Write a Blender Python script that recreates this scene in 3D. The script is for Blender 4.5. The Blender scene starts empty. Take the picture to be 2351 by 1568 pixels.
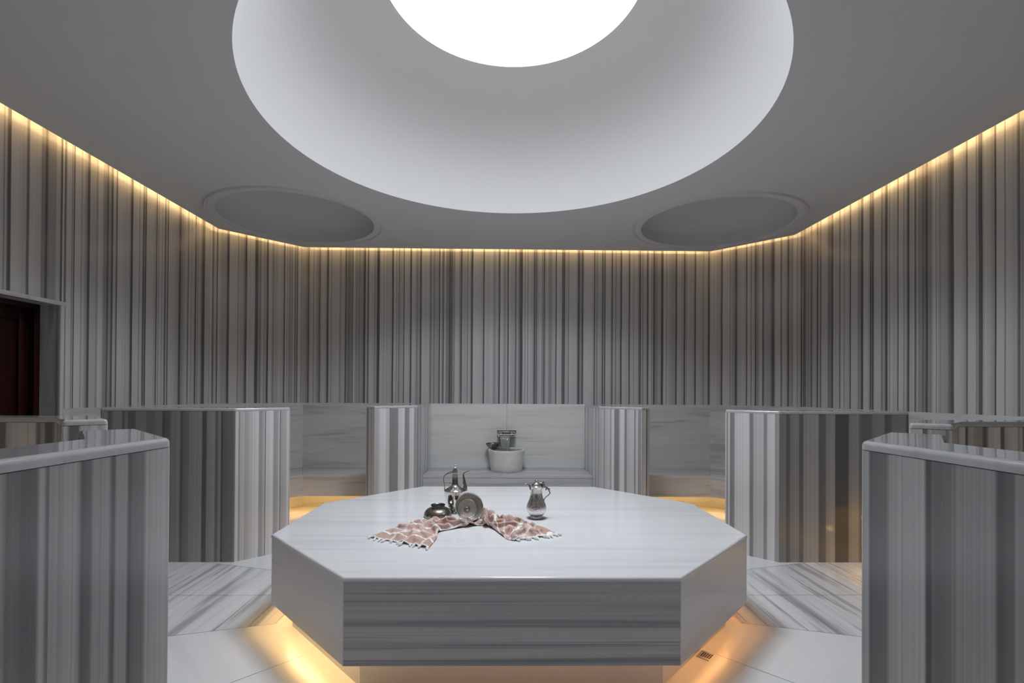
import bpy, bmesh, math, random
import numpy as np
from mathutils import Vector, Matrix
random.seed(7)
scene = bpy.context.scene
COL = scene.collection
PI = math.pi
S2 = math.sqrt(.5)

# ------------------------------------------------------------------ dimensions (metres)
YC = 3.426                      # room is symmetric front to back about this line
HC = 3.215                      # hung ceiling
WT = 1.267                      # top of the low marble band and of the partitions
PT, PB = 0.55, 0.14             # heated stone: top, underside

# ================================================================== materials
def new_mat(name):
    m = bpy.data.materials.new(name); m.use_nodes = True
    nt = m.node_tree
    for n in list(nt.nodes): nt.nodes.remove(n)
    return m, nt
class N:
    """small node helper"""
    def __init__(s, nt): s.nt = nt
    def node(s, t, **k):
        n = s.nt.nodes.new(t)
        for a, b in k.items(): setattr(n, a, b)
        return n
    def link(s, a, b): s.nt.links.new(a, b)
    def put(s, sock, v):
        if hasattr(v, 'is_output'): s.link(v, sock)
        else: sock.default_value = v
    def math(s, op, a, b=0.0, c=None):
        n = s.node('ShaderNodeMath', operation=op)
        s.put(n.inputs[0], a); s.put(n.inputs[1], b)
        if c is not None: s.put(n.inputs[2], c)
        return n.outputs[0]
    def noise1(s, w, scale, detail=2, rough=.5):
        n = s.node('ShaderNodeTexNoise', noise_dimensions='1D')
        s.put(n.inputs['W'], w); n.inputs['Scale'].default_value = scale
        n.inputs['Detail'].default_value = detail; n.inputs['Roughness'].default_value = rough
        return n.outputs['Fac'] if 'Fac' in n.outputs else n.outputs[0]
    def noise3(s, vec, scale, detail=2, rough=.5):
        n = s.node('ShaderNodeTexNoise', noise_dimensions='3D')
        s.put(n.inputs['Vector'], vec); n.inputs['Scale'].default_value = scale
        n.inputs['Detail'].default_value = detail; n.inputs['Roughness'].default_value = rough
        return n.outputs[0]
    def ramp(s, fac, stops, mode='LINEAR'):
        n = s.node('ShaderNodeValToRGB'); r = n.color_ramp; r.interpolation = mode
        while len(r.elements) > 1: r.elements.remove(r.elements[0])
        r.elements[0].position = max(0, min(1, stops[0][0])); v = stops[0][1]
        r.elements[0].color = (v, v, v, 1) if not isinstance(v, tuple) else (*v, 1)
        for p, v in stops[1:]:
            e = r.elements.new(max(0, min(1, p))); e.color = (v, v, v, 1) if not isinstance(v, tuple) else (*v, 1)
        s.put(n.inputs[0], fac); return n.outputs[0]
    def mixc(s, f, a, b, mode='MIX'):
        n = s.node('ShaderNodeMix', data_type='RGBA', blend_type=mode)
        s.put(n.inputs[0], f)
        for i, v in ((6, a), (7, b)):
            if isinstance(v, tuple): v = (*v, 1) if len(v) == 3 else v
            s.put(n.inputs[i], v)
        return n.outputs[2]
    def comb(s, x, y, z):
        n = s.node('ShaderNodeCombineXYZ')
        s.put(n.inputs[0], x); s.put(n.inputs[1], y); s.put(n.inputs[2], z); return n.outputs[0]
    def bsdf(s, color, rough=.4, metal=0., spec=.5, normal=None, **k):
        b = s.node('ShaderNodeBsdfPrincipled'); o = s.node('ShaderNodeOutputMaterial')
        if isinstance(color, tuple): color = (*color, 1)
        s.put(b.inputs['Base Color'], color); s.put(b.inputs['Roughness'], rough)
        b.inputs['Metallic'].default_value = metal; b.inputs['Specular IOR Level'].default_value = spec
        for a, v in k.items(): s.put(b.inputs[a], v)
        if normal is not None: s.link(normal, b.inputs['Normal'])
        s.link(b.outputs[0], o.inputs[0]); return b

DARK, LIGHT = (.07, .07, .075), (.68, .69, .705)
def uv_uv(h):
    t = h.node('ShaderNodeUVMap'); t.uv_map = 'UVMap'
    sp = h.node('ShaderNodeSeparateXYZ'); h.link(t.outputs[0], sp.inputs[0])
    return sp.outputs[0], sp.outputs[1]
def striped_marble(name, freq=7.0, wave=.010, rough=.16, dark=DARK, light=LIGHT, bands=None, blen=1.0, spec=.5):
    """banded grey marble: stripes of random width run along v; one side of each line is crisp, the other fades"""
    m, nt = new_mat(name); h = N(nt)
    u, v = uv_uv(h)
    w3 = h.noise3(h.comb(h.math('MULTIPLY', u, 2.2), h.math('MULTIPLY', v, .8), 0.), 1.0, 2)
    w4 = h.noise3(h.comb(h.math('MULTIPLY', u, 14.), h.math('MULTIPLY', v, 1.6), 3.), 1.0, 1)
    uu = h.math('ADD', h.math('ADD', u, h.math('MULTIPLY', h.math('SUBTRACT', w3, .5), wave)),
                h.math('MULTIPLY', h.math('SUBTRACT', w4, .5), wave*.35))
    fine = h.noise1(uu, 55., 4, .65)
    if bands is None:
        def saw(f, k, stops, off):
            c = h.math('ADD', h.math('MULTIPLY', h.math('ADD', uu, off), f), h.math('MULTIPLY', h.noise1(h.math('ADD', uu, off), f*.42, 1), k))
            return h.ramp(h.math('FRACT', c), stops)
        a = saw(freq, 1.45, [(0, .08), (.075, .12), (.11, .66), (.22, .83), (.42, .95), (.70, 1.), (.97, 1.), (1, .08)], 0.)
        vo = h.node('ShaderNodeTexVoronoi', voronoi_dimensions='1D', feature='DISTANCE_TO_EDGE')
        vo.inputs['Scale'].default_value = freq*1.15; h.put(vo.inputs['W'], h.math('ADD', uu, 5.3))
        gate = h.ramp(h.noise1(h.math('ADD', uu, 23.), freq*.9, 0), [(.42, 0.), (.56, 1.)])
        ln = h.ramp(vo.outputs['Distance'], [(0, .22), (.055, .30), (.11, 1.)])
        b = h.math('SUBTRACT', 1., h.math('MULTIPLY', h.math('SUBTRACT', 1., ln), gate))
        vf = h.node('ShaderNodeTexVoronoi', voronoi_dimensions='1D', feature='DISTANCE_TO_EDGE')
        vf.inputs['Scale'].default_value = freq*2.7; h.put(vf.inputs['W'], h.math('ADD', uu, 61.7))
        gf = h.ramp(h.noise1(h.math('ADD', uu, 71.), freq*1.3, 0), [(.46, 0.), (.60, .75)])
        lf = h.ramp(vf.outputs['Distance'], [(0, .30), (.07, .36), (.13, 1.)])
        b = h.math('MULTIPLY', b, h.math('SUBTRACT', 1., h.math('MULTIPLY', h.math('SUBTRACT', 1., lf), gf)))
        cells = h.noise1(h.math('ADD', uu, 11.3), freq*.8, 1, .4)
        c = h.ramp(cells, [(.0, .50), (.34, .56), (.365, .88), (.47, 1.), (.60, 1.), (.64, .80), (1, .76)])
        tone = h.math('MAXIMUM', h.math('MULTIPLY', h.math('MULTIPLY', a, b), c), .13)
    else:
        x = h.math('DIVIDE', uu, blen)
        iv = sorted(bands)
        half = (len(iv)+1)//2
        def rr(part):
            st = []
            for (a0, a1, t) in part:
                g = (a1-a0)
                st.append((max(0, a0+min(.0015, g*.05))/blen, t*.90)); st.append((max(0, a1-min(.008, g*.2))/blen, t))
            return h.ramp(x, st)
        if len(iv) <= 15: tone = rr(iv)
        else:
            cut = iv[half][0]
            f = h.math('GREATER_THAN', uu, cut)
            n = h.node('ShaderNodeMix', data_type='FLOAT')
            h.put(n.inputs[0], f); h.put(n.inputs[2], rr(iv[:half])); h.put(n.inputs[3], rr(iv[half:]))
            tone = n.outputs[0]
    tone = h.math('MULTIPLY', h.math('POWER', tone, 1.0 if bands is None else 1.45), h.math('ADD', *((.86, h.math('MULTIPLY', fine, .28)) if bands is None else (.52, h.math('MULTIPLY', h.math('ADD', fine, h.noise1(h.math('ADD', uu, 3.3), 150., 2, .6)), .48)))))
    col = h.mixc(tone, dark, light)
    # faint warm / cool drift that belongs to the stone
    drift = h.noise1(h.math('ADD', uu, 7.7), 2.6, 1)
    col = h.mixc(h.math('MULTIPLY', drift, .12), col, (.30, .30, .32))
    h.bsdf(col, rough, spec=spec)
    return m
def soft_marble(name, light=(.70, .71, .735), dark=(.34, .345, .37), amount=.55, freq=5.0, wave=.035, rough=.16, spec=.5, warp=.5, run=1.):
    """pale marble with quiet drifting veins along v"""
    m, nt = new_mat(name); h = N(nt)
    u, v = uv_uv(h)
    w3 = h.noise3(h.comb(h.math('MULTIPLY', u, 1.6), h.math('MULTIPLY', v, warp), 0.), 1.0, 3, .55)
    uu = h.math('ADD', u, h.math('MULTIPLY', h.math('SUBTRACT', w3, .5), wave*2))
    vec = h.comb(h.math('MULTIPLY', uu, freq*2.0), h.math('MULTIPLY', v, .55*run), 2.)
    n1 = h.noise3(vec, 1.0, 4, .6)
    vec2 = h.comb(h.math('MULTIPLY', uu, freq*4.2), h.math('MULTIPLY', v, .8*run), 9.)
    n2 = h.noise3(vec2, 1.0, 3, .6)
    vec3 = h.comb(h.math('MULTIPLY', uu, freq*12.), h.math('MULTIPLY', v, 1.2*run), 5.)
    n3 = h.noise3(vec3, 1.0, 2, .6)
    t1 = h.ramp(n1, [(0, .0), (.36, .35), (.46, .85), (.60, 1.), (1, .9)])
    t2 = h.ramp(n2, [(0, .15), (.33, .25), (.40, .9), (.7, 1.), (1, 1.)])
    t3 = h.ramp(n3, [(0, .55), (.5, .95), (1, 1.)])
    t = h.math('MULTIPLY', h.math('MULTIPLY', t1, t2), t3)
    t = h.math('SUBTRACT', 1., h.math('MULTIPLY', h.math('SUBTRACT', 1., t), amount))
    h.bsdf(h.mixc(t, dark, light), rough, spec=spec)
    return m
def plain(name, color, rough=.6, metal=0., spec=.5, bump=None, vary=.05, scale=8., **k):
    m, nt = new_mat(name); h = N(nt)
    tc = h.node('ShaderNodeTexCoord')
    n = h.noise3(tc.outputs['Object'], scale, 3)
    c2 = tuple(c*(1-vary*2) for c in color)
    col = h.mixc(n, c2, color)
    nor = None
    if bump:
        b = h.node('ShaderNodeBump'); b.inputs['Strength'].default_value = bump[0]; b.inputs['Distance'].default_value = bump[1]
        h.link(h.noise3(tc.outputs['Object'], bump[2], 3), b.inputs['Height']); nor = b.outputs[0]
    h.bsdf(col, rough, metal, spec, nor, **k)
    return m
def glow(name, color, strength):
    m, nt = new_mat(name); h = N(nt)
    e = h.node('ShaderNodeEmission'); e.inputs[0].default_value = (*color, 1); e.inputs[1].default_value = strength
    o = h.node('ShaderNodeOutputMaterial'); h.link(e.outputs[0], o.inputs[0]); return m

WARM = (1.0, .56, .17)
M = {}
M['wall'] = striped_marble('striped_wall_marble', freq=6.6, wave=.010, rough=.17, dark=(.032,.032,.036), light=(.52,.525,.535))
M['part'] = striped_marble('striped_partition_marble', freq=5.6, wave=.012, rough=.2)
M['band'] = soft_marble('veined_band_marble', light=(.60,.61,.62), dark=(.22,.225,.235), amount=.70, freq=2.6, wave=.08, rough=.2, warp=.7)
M['band_pale'] = soft_marble('pale_band_marble', light=(.74,.75,.745), dark=(.44,.45,.455), amount=.55, freq=5.0, wave=.02, rough=.2, warp=.25)
M['cap'] = soft_marble('polished_cap_marble', light=(.50,.51,.53), dark=(.30,.305,.325), amount=.5, freq=5, rough=.04, spec=.75)
M['stone_top'] = soft_marble('heated_stone_top', light=(.74,.75,.775), dark=(.46,.47,.51), amount=.38, freq=4.4, wave=.012, rough=.15, warp=.3, run=.6)
M['stone_front'] = soft_marble('heated_stone_front', light=(.47,.475,.50), dark=(.13,.135,.155), amount=.9, freq=10.5, wave=.004, rough=.3, warp=.08, run=.28)
M['stone_side'] = soft_marble('heated_stone_diagonal', light=(.55,.56,.58), dark=(.40,.405,.42), amount=.35, freq=2.4, wave=.06, rough=.25)
M['floor'] = soft_marble('floor_marble', light=(.78,.79,.81), dark=(.16,.165,.18), amount=.85, freq=4.8, wave=.02, rough=.2, warp=.25)
M['floor_pale'] = soft_marble('floor_pale_marble', light=(.76,.77,.785), dark=(.52,.53,.555), amount=.40, freq=2.6, wave=.03, rough=.2, warp=.4)
M['grout'] = plain('tile_grout', (.20,.20,.21), .8)
M['bench'] = soft_marble('bench_marble', light=(.52,.525,.535), dark=(.20,.20,.21), amount=.6, freq=5., wave=.04, rough=.2, warp=.7)
M['plaster'] = plain('white_plaster', (.635,.66,.69), .85, vary=.01, scale=2.)
M['dome_plaster'] = plain('dome_plaster', (.74,.74,.75), .8, vary=.01, scale=2.)
M['oculus'] = glow('oculus_light', (.97,.985,1.0), 1.25)
M['oculus_rim'] = glow('oculus_rim_light', (.97,.985,1.0), 2.0)
M['led_stone'] = glow('warm_strip_stone', (1., .60, .23), 32.)
M['led_stone_right'] = glow('warm_strip_stone_right', (1., .44, .12), 13.)
M['led_stone_front'] = glow('warm_strip_stone_front', (1., .45, .14), 6.)
M['led_bench'] = glow('warm_strip_bench', WARM, 23.)
M['led_cove'] = glow('warm_strip_cove', (1., .60, .25), 54.)
M['wood'] = None
def wood():
    m, nt = new_mat('dark_red_wood'); h = N(nt)
    tc = h.node('ShaderNodeTexCoord'); mp = h.node('ShaderNodeMapping'); mp.inputs['Scale'].default_value = (14, 14, .9)
    h.link(tc.outputs['Object'], mp.inputs[0])
    n = h.noise3(mp.outputs[0], 2.0, 4, .6)
    h.bsdf(h.ramp(n, [(.3, (.008,.0012,.0005)), (.7, (.028,.004,.001))]), .35, spec=.25); return m
M['wood'] = wood()
M['silver'] = plain('polished_silver', (.74,.73,.71), .10, 1., vary=.06, scale=18., bump=(.12, .002, 60.))
M['bowl_silver'] = plain('worn_silver', (.74,.72,.68), .22, .8, vary=.12, scale=14.)
M['engraved'] = None
def engraved():
    m, nt = new_mat('engraved_silver'); h = N(nt)
    tc = h.node('ShaderNodeTexCoord')
    vo = h.node('ShaderNodeTexVoronoi'); vo.inputs['Scale'].default_value = 210.
    h.link(tc.outputs['Object'], vo.inputs['Vector'])
    b = h.node('ShaderNodeBump'); b.inputs['Strength'].default_value = .6; b.inputs['Distance'].default_value = .0018
    h.link(vo.outputs['Distance'], b.inputs['Height'])
    col = h.mixc(h.ramp(vo.outputs['Distance'], [(.0, 0.), (.55, 1.)]), (.66,.65,.58), (.96,.95,.89))
    h.bsdf(col, .32, .12, .8, b.outputs[0]); return m
M['engraved'] = engraved()
def hammered():
    m, nt = new_mat('hammered_silver'); h = N(nt)
    tc = h.node('ShaderNodeTexCoord')
    vo = h.node('ShaderNodeTexVoronoi'); vo.inputs['Scale'].default_value = 150.
    h.link(tc.outputs['Object'], vo.inputs['Vector'])
    b = h.node('ShaderNodeBump'); b.inputs['Strength'].default_value = .5; b.inputs['Distance'].default_value = .003
    h.link(vo.outputs['Distance'], b.inputs['Height'])
    h.bsdf((.72,.71,.69), .12, 1., .5, b.outputs[0]); return m
M['hammered'] = hammered()
M['dark_silver'] = plain('tarnished_silver', (.30,.30,.30), .28, 1., vary=.12, scale=30., bump=(.3, .002, 90.))
M['pewter'] = plain('old_pewter', (.46,.42,.36), .24, 1., vary=.2, scale=16., bump=(.15, .003, 22.))
M['pewter_dark'] = plain('dark_pewter', (.22,.20,.18), .3, 1., vary=.15, scale=22.)
M['chrome'] = plain('chrome', (.80,.80,.82), .05, 1., vary=.01)
M['basin'] = plain('basin_marble', (.86,.86,.85), .32, vary=.16, scale=11., bump=(.15, .003, 30.))
M['steel'] = plain('drain_steel', (.62,.60,.56), .25, 1., vary=.03)
M['hole'] = plain('drain_shadow', (.02,.02,.02), .8)
def water():
    m, nt = new_mat('clear_water'); h = N(nt)
    tc = h.node('ShaderNodeTexCoord')
    b = h.node('ShaderNodeBump'); b.inputs['Strength'].default_value = .5; b.inputs['Distance'].default_value = .01
    h.link(h.noise3(tc.outputs['Object'], 22., 2), b.inputs['Height'])
    h.bsdf((.90,.95,.96), .10, 0., .5, b.outputs[0], **{'Transmission Weight': .82, 'IOR': 1.33}); return m
M['water'] = water()
def towel_mat():
    m, nt = new_mat('pink_striped_cotton'); h = N(nt)
    u, v = uv_uv(h)      # u along the towel, v across, metres of cloth
    def fr(x, p, o=0.): return h.math('FRACT', h.math('ADD', h.math('DIVIDE', x, p), o))
    def inband(f, a, b): return h.math('MULTIPLY', h.math('GREATER_THAN', f, a), h.math('LESS_THAN', f, b))
    g = fr(u, .23)
    pin = h.math('MULTIPLY', inband(g, .10, .25), h.math('GREATER_THAN', fr(u, .0078), .48))
    solid = inband(g, .66, .75)
    gv = fr(v, .24, .2)
    lines = h.math('MULTIPLY', inband(gv, .30, .44), h.math('GREATER_THAN', fr(v, .0078), .5))
    solid2 = inband(gv, .80, .87)
    f = h.math('MINIMUM', h.math('ADD', h.math('ADD', pin, solid), h.math('MULTIPLY', h.math('ADD', lines, solid2), .55)), 1.)
    tc = h.node('ShaderNodeTexCoord')
    n = h.noise3(tc.outputs['Object'], 60., 3)
    pink = h.mixc(n, (.44,.295,.255), (.52,.36,.315))
    b = h.node('ShaderNodeBump'); b.inputs['Strength'].default_value = .25; b.inputs['Distance'].default_value = .001
    h.link(h.noise3(tc.outputs['Object'], 700., 1), b.inputs['Height'])
    h.bsdf(h.mixc(f, pink, (.80,.79,.78)), .9, 0., .15, b.outputs[0]); return m
M['towel'] = towel_mat()
M['cotton'] = plain('white_cotton', (.90,.89,.88), .95, spec=.1, bump=(.4, .002, 160.))

# ================================================================== geometry helpers
def tag(o, label=None, cat=None, group=None, kind=None):
    if label: o['label'] = label
    if cat: o['category'] = cat
    if group: o['group'] = group
    if kind: o['kind'] = kind
    return o
def empty(name, loc=(0, 0, 0), rotz=0.):
    o = bpy.data.objects.new(name, None); COL.objects.link(o); o.location = loc; o.rotation_euler = (0, 0, rotz)
    o.empty_display_size = .1
    return o
def obj(name, bm, mats, parent=None, smooth=35., wn=False, recalc=True):
    if recalc: bmesh.ops.recalc_face_normals(bm, faces=bm.faces)
    me = bpy.data.meshes.new(name); bm.to_mesh(me); bm.free()
    if not isinstance(mats, (list, tuple)): mats = [mats]
    for m in mats: me.materials.append(m)
    if smooth:
        me.polygons.foreach_set('use_smooth', [True]*len(me.polygons))
        me.set_sharp_from_angle(angle=math.radians(smooth))
    o = bpy.data.objects.new(name, me); COL.objects.link(o)
    if parent is not None: o.parent = parent
    if wn:
        md = o.modifiers.new('weighted', 'WEIGHTED_NORMAL'); md.keep_sharp = True
    return o
def offset_poly(P, d):
    """move every edge of a counter-clockwise polygon inwards by d"""
    n = len(P); out = []
    for i in range(n):
        p0, p1, p2 = Vector(P[i-1]), Vector(P[i]), Vector(P[(i+1) % n])
        a, b = (p1-p0).normalized(), (p2-p1).normalized()
        na, nb = Vector((-a.y, a.x)), Vector((-b.y, b.x))
        den = 1+na.dot(nb)
        q = p1+(na+nb)*(d/den)
        out.append((q.x, q.y))
    return out
def add_prism(bm, poly, z0, z1, mats=None, mode='vert', uoff=0., topdir=None, bev=0., bev_edges='all', segs=3, mi=0, topmi=None, skip=None):
    """extrude a polygon; per-face UVs: u across the stripes, v along them"""
    n = len(poly)
    area = sum(poly[i][0]*poly[(i+1) % n][1]-poly[(i+1) % n][0]*poly[i][1] for i in range(n))
    flip = area < 0
    if flip: poly = poly[::-1]
    vb = [bm.verts.new((x, y, z0)) for x, y in poly]; vt = [bm.verts.new((x, y, z1)) for x, y in poly]
    fs = [bm.faces.new(vb[::-1]), bm.faces.new(vt)]
    for i in range(n):
        j = (i+1) % n
        fs.append(bm.faces.new((vb[i], vb[j], vt[j], vt[i])))
    if bev:
        es = []
        for e in {e for f in fs for e in f.edges}:
            a, b = e.verts
            if skip and skip(a.co, b.co): continue
            vert = abs(a.co.z-b.co.z) > 1e-6; top = a.co.z > (z0+z1)/2 and b.co.z > (z0+z1)/2
            if bev_edges == 'all' or (bev_edges == 'vert' and vert) or (bev_edges == 'top' and (top and not vert)) or (bev_edges == 'topvert' and (top or vert)):
                es.append(e)
        before = set(bm.faces)-set(fs)
        bmesh.ops.bevel(bm, geom=es, offset=bev, segments=segs, profile=.5, affect='EDGES')
        fs = [f for f in bm.faces if f not in before]
    bm.normal_update()
    uvl = bm.loops.layers.uv.get('UVMap') or bm.loops.layers.uv.new('UVMap')
    ed = []
    for i in range(n):
        p, q = Vector(poly[i]), Vector(poly[(i+1) % n]); t = (q-p).normalized(); ed.append((p, q, t, Vector((t.y, -t.x))))
    acc = [0.]
    for p, q, t, nn in ed: acc.append(acc[-1]+(q-p).length)
    for f in fs:
        nrm = f.normal; c = f.calc_center_median()
        if abs(nrm.z) > .72:
            f.material_index = topmi if topmi is not None else mi
            d = Vector(topdir) if topdir else Vector((0, 1))
            for l in f.loops:
                p = l.vert.co.xy
                l[uvl].uv = (p.dot(d)+uoff, p.dot(Vector((-d.y, d.x))))
            continue
        best, bi = None, 0
        for i, (p, q, t, nn) in enumerate(ed):
            s = (c.xy-p).dot(t); L = (q-p).length
            out = max(0, -s, s-L)
            score = nn.dot(nrm.xy)-abs((c.xy-p).dot(nn))*4-out*4
            if best is None or score > best: best, bi = score, i
        p, q, t, nn = ed[bi]
        k = mi
        if mats and bi in mats:
            k = mats[bi]
            for l in f.loops: l[uvl].uv = ((l.vert.co.xy-p).dot(t), l.vert.co.z)
        else:
            for l in f.loops:
                s = (l.vert.co.xy-p).dot(t)+acc[bi]*1.37+uoff
                l[uvl].uv = (s, l.vert.co.z) if mode == 'vert' else (l.vert.co.z+uoff, s)
        f.material_index = k
    return bm
def add_box(bm, c, s, rot=None, bev=0.):
    r = bmesh.ops.create_cube(bm, size=1.0)
    vs = r['verts']
    for v in vs: v.co = Vector((v.co.x*s[0], v.co.y*s[1], v.co.z*s[2]))
    if bev: 
        es = list({e for v in vs for e in v.link_edges})
        rr = bmesh.ops.bevel(bm, geom=es, offset=bev, segments=2, profile=.5, affect='EDGES'); vs = list({v for f in rr['faces'] for v in f.verts}|{v for v in vs if v.is_valid})
    for v in vs:
        if rot is not None: v.co = rot @ v.co
        v.co += Vector(c)
    return bm
def add_lathe(bm, prof, segs=64, c=(0, 0, 0), sx=1., sy=1.):
    """spin (r, z) pairs round z"""
    rings = []
    for r, z in prof:
        if r < 1e-5: rings.append([bm.verts.new((c[0], c[1], c[2]+z))])
        else: rings.append([bm.verts.new((c[0]+r*sx*math.cos(2*PI*k/segs), c[1]+r*sy*math.sin(2*PI*k/segs), c[2]+z)) for k in range(segs)])
    for a, b in zip(rings[:-1], rings[1:]):
        for k in range(segs):
            j = (k+1) % segs
            if len(a) == 1 and len(b) == 1: continue
            if len(a) == 1: bm.faces.new((a[0], b[j], b[k]))
            elif len(b) == 1: bm.faces.new((a[k], a[j], b[0]))
            else: bm.faces.new((a[k], a[j], b[j], b[k]))
    return bm
def smooth_prof(pts, n=6):
    """Catmull-Rom through (r, z) points"""
    out = []
    P = [pts[0]]+list(pts)+[pts[-1]]
    for i in range(1, len(P)-2):
        p0, p1, p2, p3 = [np.array(p, float) for p in P[i-1:i+3]]
        for k in range(n):
            t = k/n
            out.append(tuple(.5*((2*p1)+(-p0+p2)*t+(2*p0-5*p1+4*p2-p3)*t*t+(-p0+3*p1-3*p2+p3)*t**3)))
    out.append(tuple(pts[-1])); return out
def add_tube(bm, pts, rad, segs=10, smooth=5, flat=None):
    if smooth: 
        pr = [(*p, r) for p, r in zip(pts, rad if isinstance(rad, (list, tuple)) else [rad]*len(pts))]
        pr = smooth_prof(pr, smooth); pts = [Vector(p[:3]) for p in pr]; rad = [max(p[3], 1e-4) for p in pr]
    else:
        pts = [Vector(p) for p in pts]; rad = rad if isinstance(rad, (list, tuple)) else [rad]*len(pts)
    up = Vector((0, 1, 0)); rings = []
    for i, p in enumerate(pts):
        t = (pts[min(i+1, len(pts)-1)]-pts[max(i-1, 0)]).normalized()
        a = t.cross(up)
        if a.length < .05: a = t.cross(Vector((1, 0, 0)))
        a.normalize(); b = a.cross(t)
        fb = flat if flat else 1.
        rings.append([bm.verts.new(p+a*rad[i]*math.cos(2*PI*k/segs)+b*rad[i]*fb*math.sin(2*PI*k/segs)) for k in range(segs)])
    for A, B in zip(rings[:-1], rings[1:]):
        for k in range(segs):
            j = (k+1) % segs; bm.faces.new((A[k], A[j], B[j], B[k]))
    bm.faces.new(rings[0][::-1]); bm.faces.new(rings[-1]); return bm
def mirror_x(P): return [(-x, y) for x, y in P][::-1]
def mirror_y(P): return [(x, 2*YC-y) for x, y in P][::-1]

# ================================================================== room shell
YB, YF = 6.372, 2*YC-6.372
W = [(1.19, -1.5), (1.19, YF), (2.612, YF), (3.364, 1.232), (3.364, 5.62), (2.612, YB),
     (-2.612, YB), (-3.364, 5.62), (-3.364, 1.232), (-2.612, YF), (-1.19, YF), (-1.19, -1.5)]     # counter-clockwise
COVE = offset_poly(W, .13)       # edge of the hung ceiling
WTOP = 3.46
def wall_strip(bm, p0, p1, z0, z1, mi, horiz, proud=0., uoff=0., th=.12, s0=0.):
    p0, p1 = Vector(p0), Vector(p1); t = (p1-p0).normalized(); n = Vector((-t.y, t.x))     # n points into the room
    a, b, c, d = p0+n*proud, p1+n*proud, p1-n*th, p0-n*th
    uvl = bm.loops.layers.uv.get('UVMap') or bm.loops.layers.uv.new('UVMap')
    vb = [bm.verts.new((q.x, q.y, z0)) for q in (a, b, c, d)]; vt = [bm.verts.new((q.x, q.y, z1)) for q in (a, b, c, d)]
    fs = [bm.faces.new(vb), bm.faces.new(vt[::-1])]
    for i in range(4):
        j = (i+1) % 4; fs.append(bm.faces.new((vb[j], vb[i], vt[i], vt[j])))
    for f in fs:
        f.material_index = mi
        for l in f.loops:
            s = (l.vert.co.xy-p0).dot(t)+s0; z = l.vert.co.z
            if abs(f.normal.z) > .5: z += (l.vert.co.xy-p0).dot(n)
            l[uvl].uv = (z+uoff, s) if horiz else (s+uoff, z)
BJ = .006
def make_wall(name, p0, p1, uoff, opening=None, seams=(), pale=None):
    """band of horizontal veins below, striped stone above; p0 -> p1 keeps the room on its left"""
    bm = bmesh.new(); L = (Vector(p1)-Vector(p0)).length; t = (Vector(p1)-Vector(p0)).normalized()
    at = lambda s: tuple(Vector(p0)+t*s)
    spans = [(0, L)] if not opening else [(0, opening[0]), (opening[1], L)]
    band_mat = lambda sc: 2 if (pale and pale[0] < sc < pale[1]) else 1
    for a, b in spans:
        cuts = [a]+[s for s in seams if a < s < b]+[b]
        for k, (c, d) in enumerate(zip(cuts[:-1], cuts[1:])):
            g0 = .0012 if k else 0; g1 = .0012 if d != b else 0
            wall_strip(bm, at(c+g0), at(d-g1), 0, WT, band_mat((c+d)/2), True, BJ, uoff*.7+k*.31, s0=c+k*2.)
        wall_strip(bm, at(a), at(b), WT, WTOP, 0, False, 0, uoff, s0=a)
    if opening: wall_strip(bm, at(opening[0]), at(opening[1]), opening[2], WTOP, 0, False, 0, uoff, s0=opening[0])
    o = obj(name, bm, [M['wall'], M['band'], M['band_pale']], smooth=None)
    tag(o, kind='structure'); return o
make_wall('wall_right', W[3], W[4], 3.1)
make_wall('wall_back_right', W[4], W[5], 21.4)
make_wall('wall_back', W[5], W[6], 8.35, seams=(2.612-1.08, 2.612+.014, 2.612+1.08), pale=(2.612-1.08, 2.612+1.08))
make_wall('wall_back_left', W[6], W[7], 14.2)
D0, D1, DH = 5.62-3.756, 5.62-2.80, 2.045
make_wall('wall_left', W[7], W[8], 33.6, opening=(D0, D1, DH))
make_wall('wall_front_left', W[8], W[9], 41.)
make_wall('wall_front', W[9], W[10], 52.)
make_wall('wall_front_right', W[2], W[3], 63.)
make_wall('wall_front_inner', W[1], W[2], 67.)
make_wall('wall_entry_left', W[10], W[11], 71.)
make_wall('wall_entry_right', W[0], W[1], 75.)
make_wall('wall_entry_end', W[11], W[0], 79.)

# ---- door in the left wall: stone reveal and lintel trim, dark red panelled leaf
bm = bmesh.new()
X0 = -3.364
uvl = bm.loops.layers.uv.new('UVMap')
add_prism(bm, [(X0-.30, 3.752), (X0-.001, 3.752), (X0-.001, 3.80), (X0-.30, 3.80)], 0, DH+.05, uoff=2.)
add_prism(bm, [(X0-.30, 2.75), (X0-.001, 2.75), (X0-.001, 2.80), (X0-.30, 2.80)], 0, DH+.05, uoff=5.)
add_prism(bm, [(X0-.30, 2.80), (X0-.001, 2.80), (X0-.001, 3.756), (X0-.30, 3.756)], DH-.005, DH+.05, mode='horiz')
tag(obj('trim_1', bm, M['band'], smooth=None), kind='structure')
bm = bmesh.new()
add_prism(bm, [(X0-.02, 3.748), (X0+.012, 3.748), (X0+.012, 3.782), (X0-.02, 3.782)], 0, DH-.010, bev=.006, bev_edges='vert')
add_prism(bm, [(X0-.02, 2.74), (X0+.016, 2.74), (X0+.016, 3.79), (X0-.02, 3.79)], DH-.010, DH+.022, bev=.006)
tag(obj('trim_2', bm, M['cap'], smooth=40), kind='structure')
door = empty('door_1', (X0-.19, 3.278, 0)); tag(door, kind='structure')
bm = bmesh.new()
for (y0, y1, z0, z1, x) in [(-.478, -.36, 0, DH, 0), (.36, .43, 0, DH, 0), (-.36, .36, DH-.13, DH, 0), (-.36, .36, 0, .22, 0), (-.36, .36, .95, 1.08, 0)]:
    add_box(bm, (x-.02, (y0+y1)/2, (z0+z1)/2), (.045, y1-y0, z1-z0), bev=.004)
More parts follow.
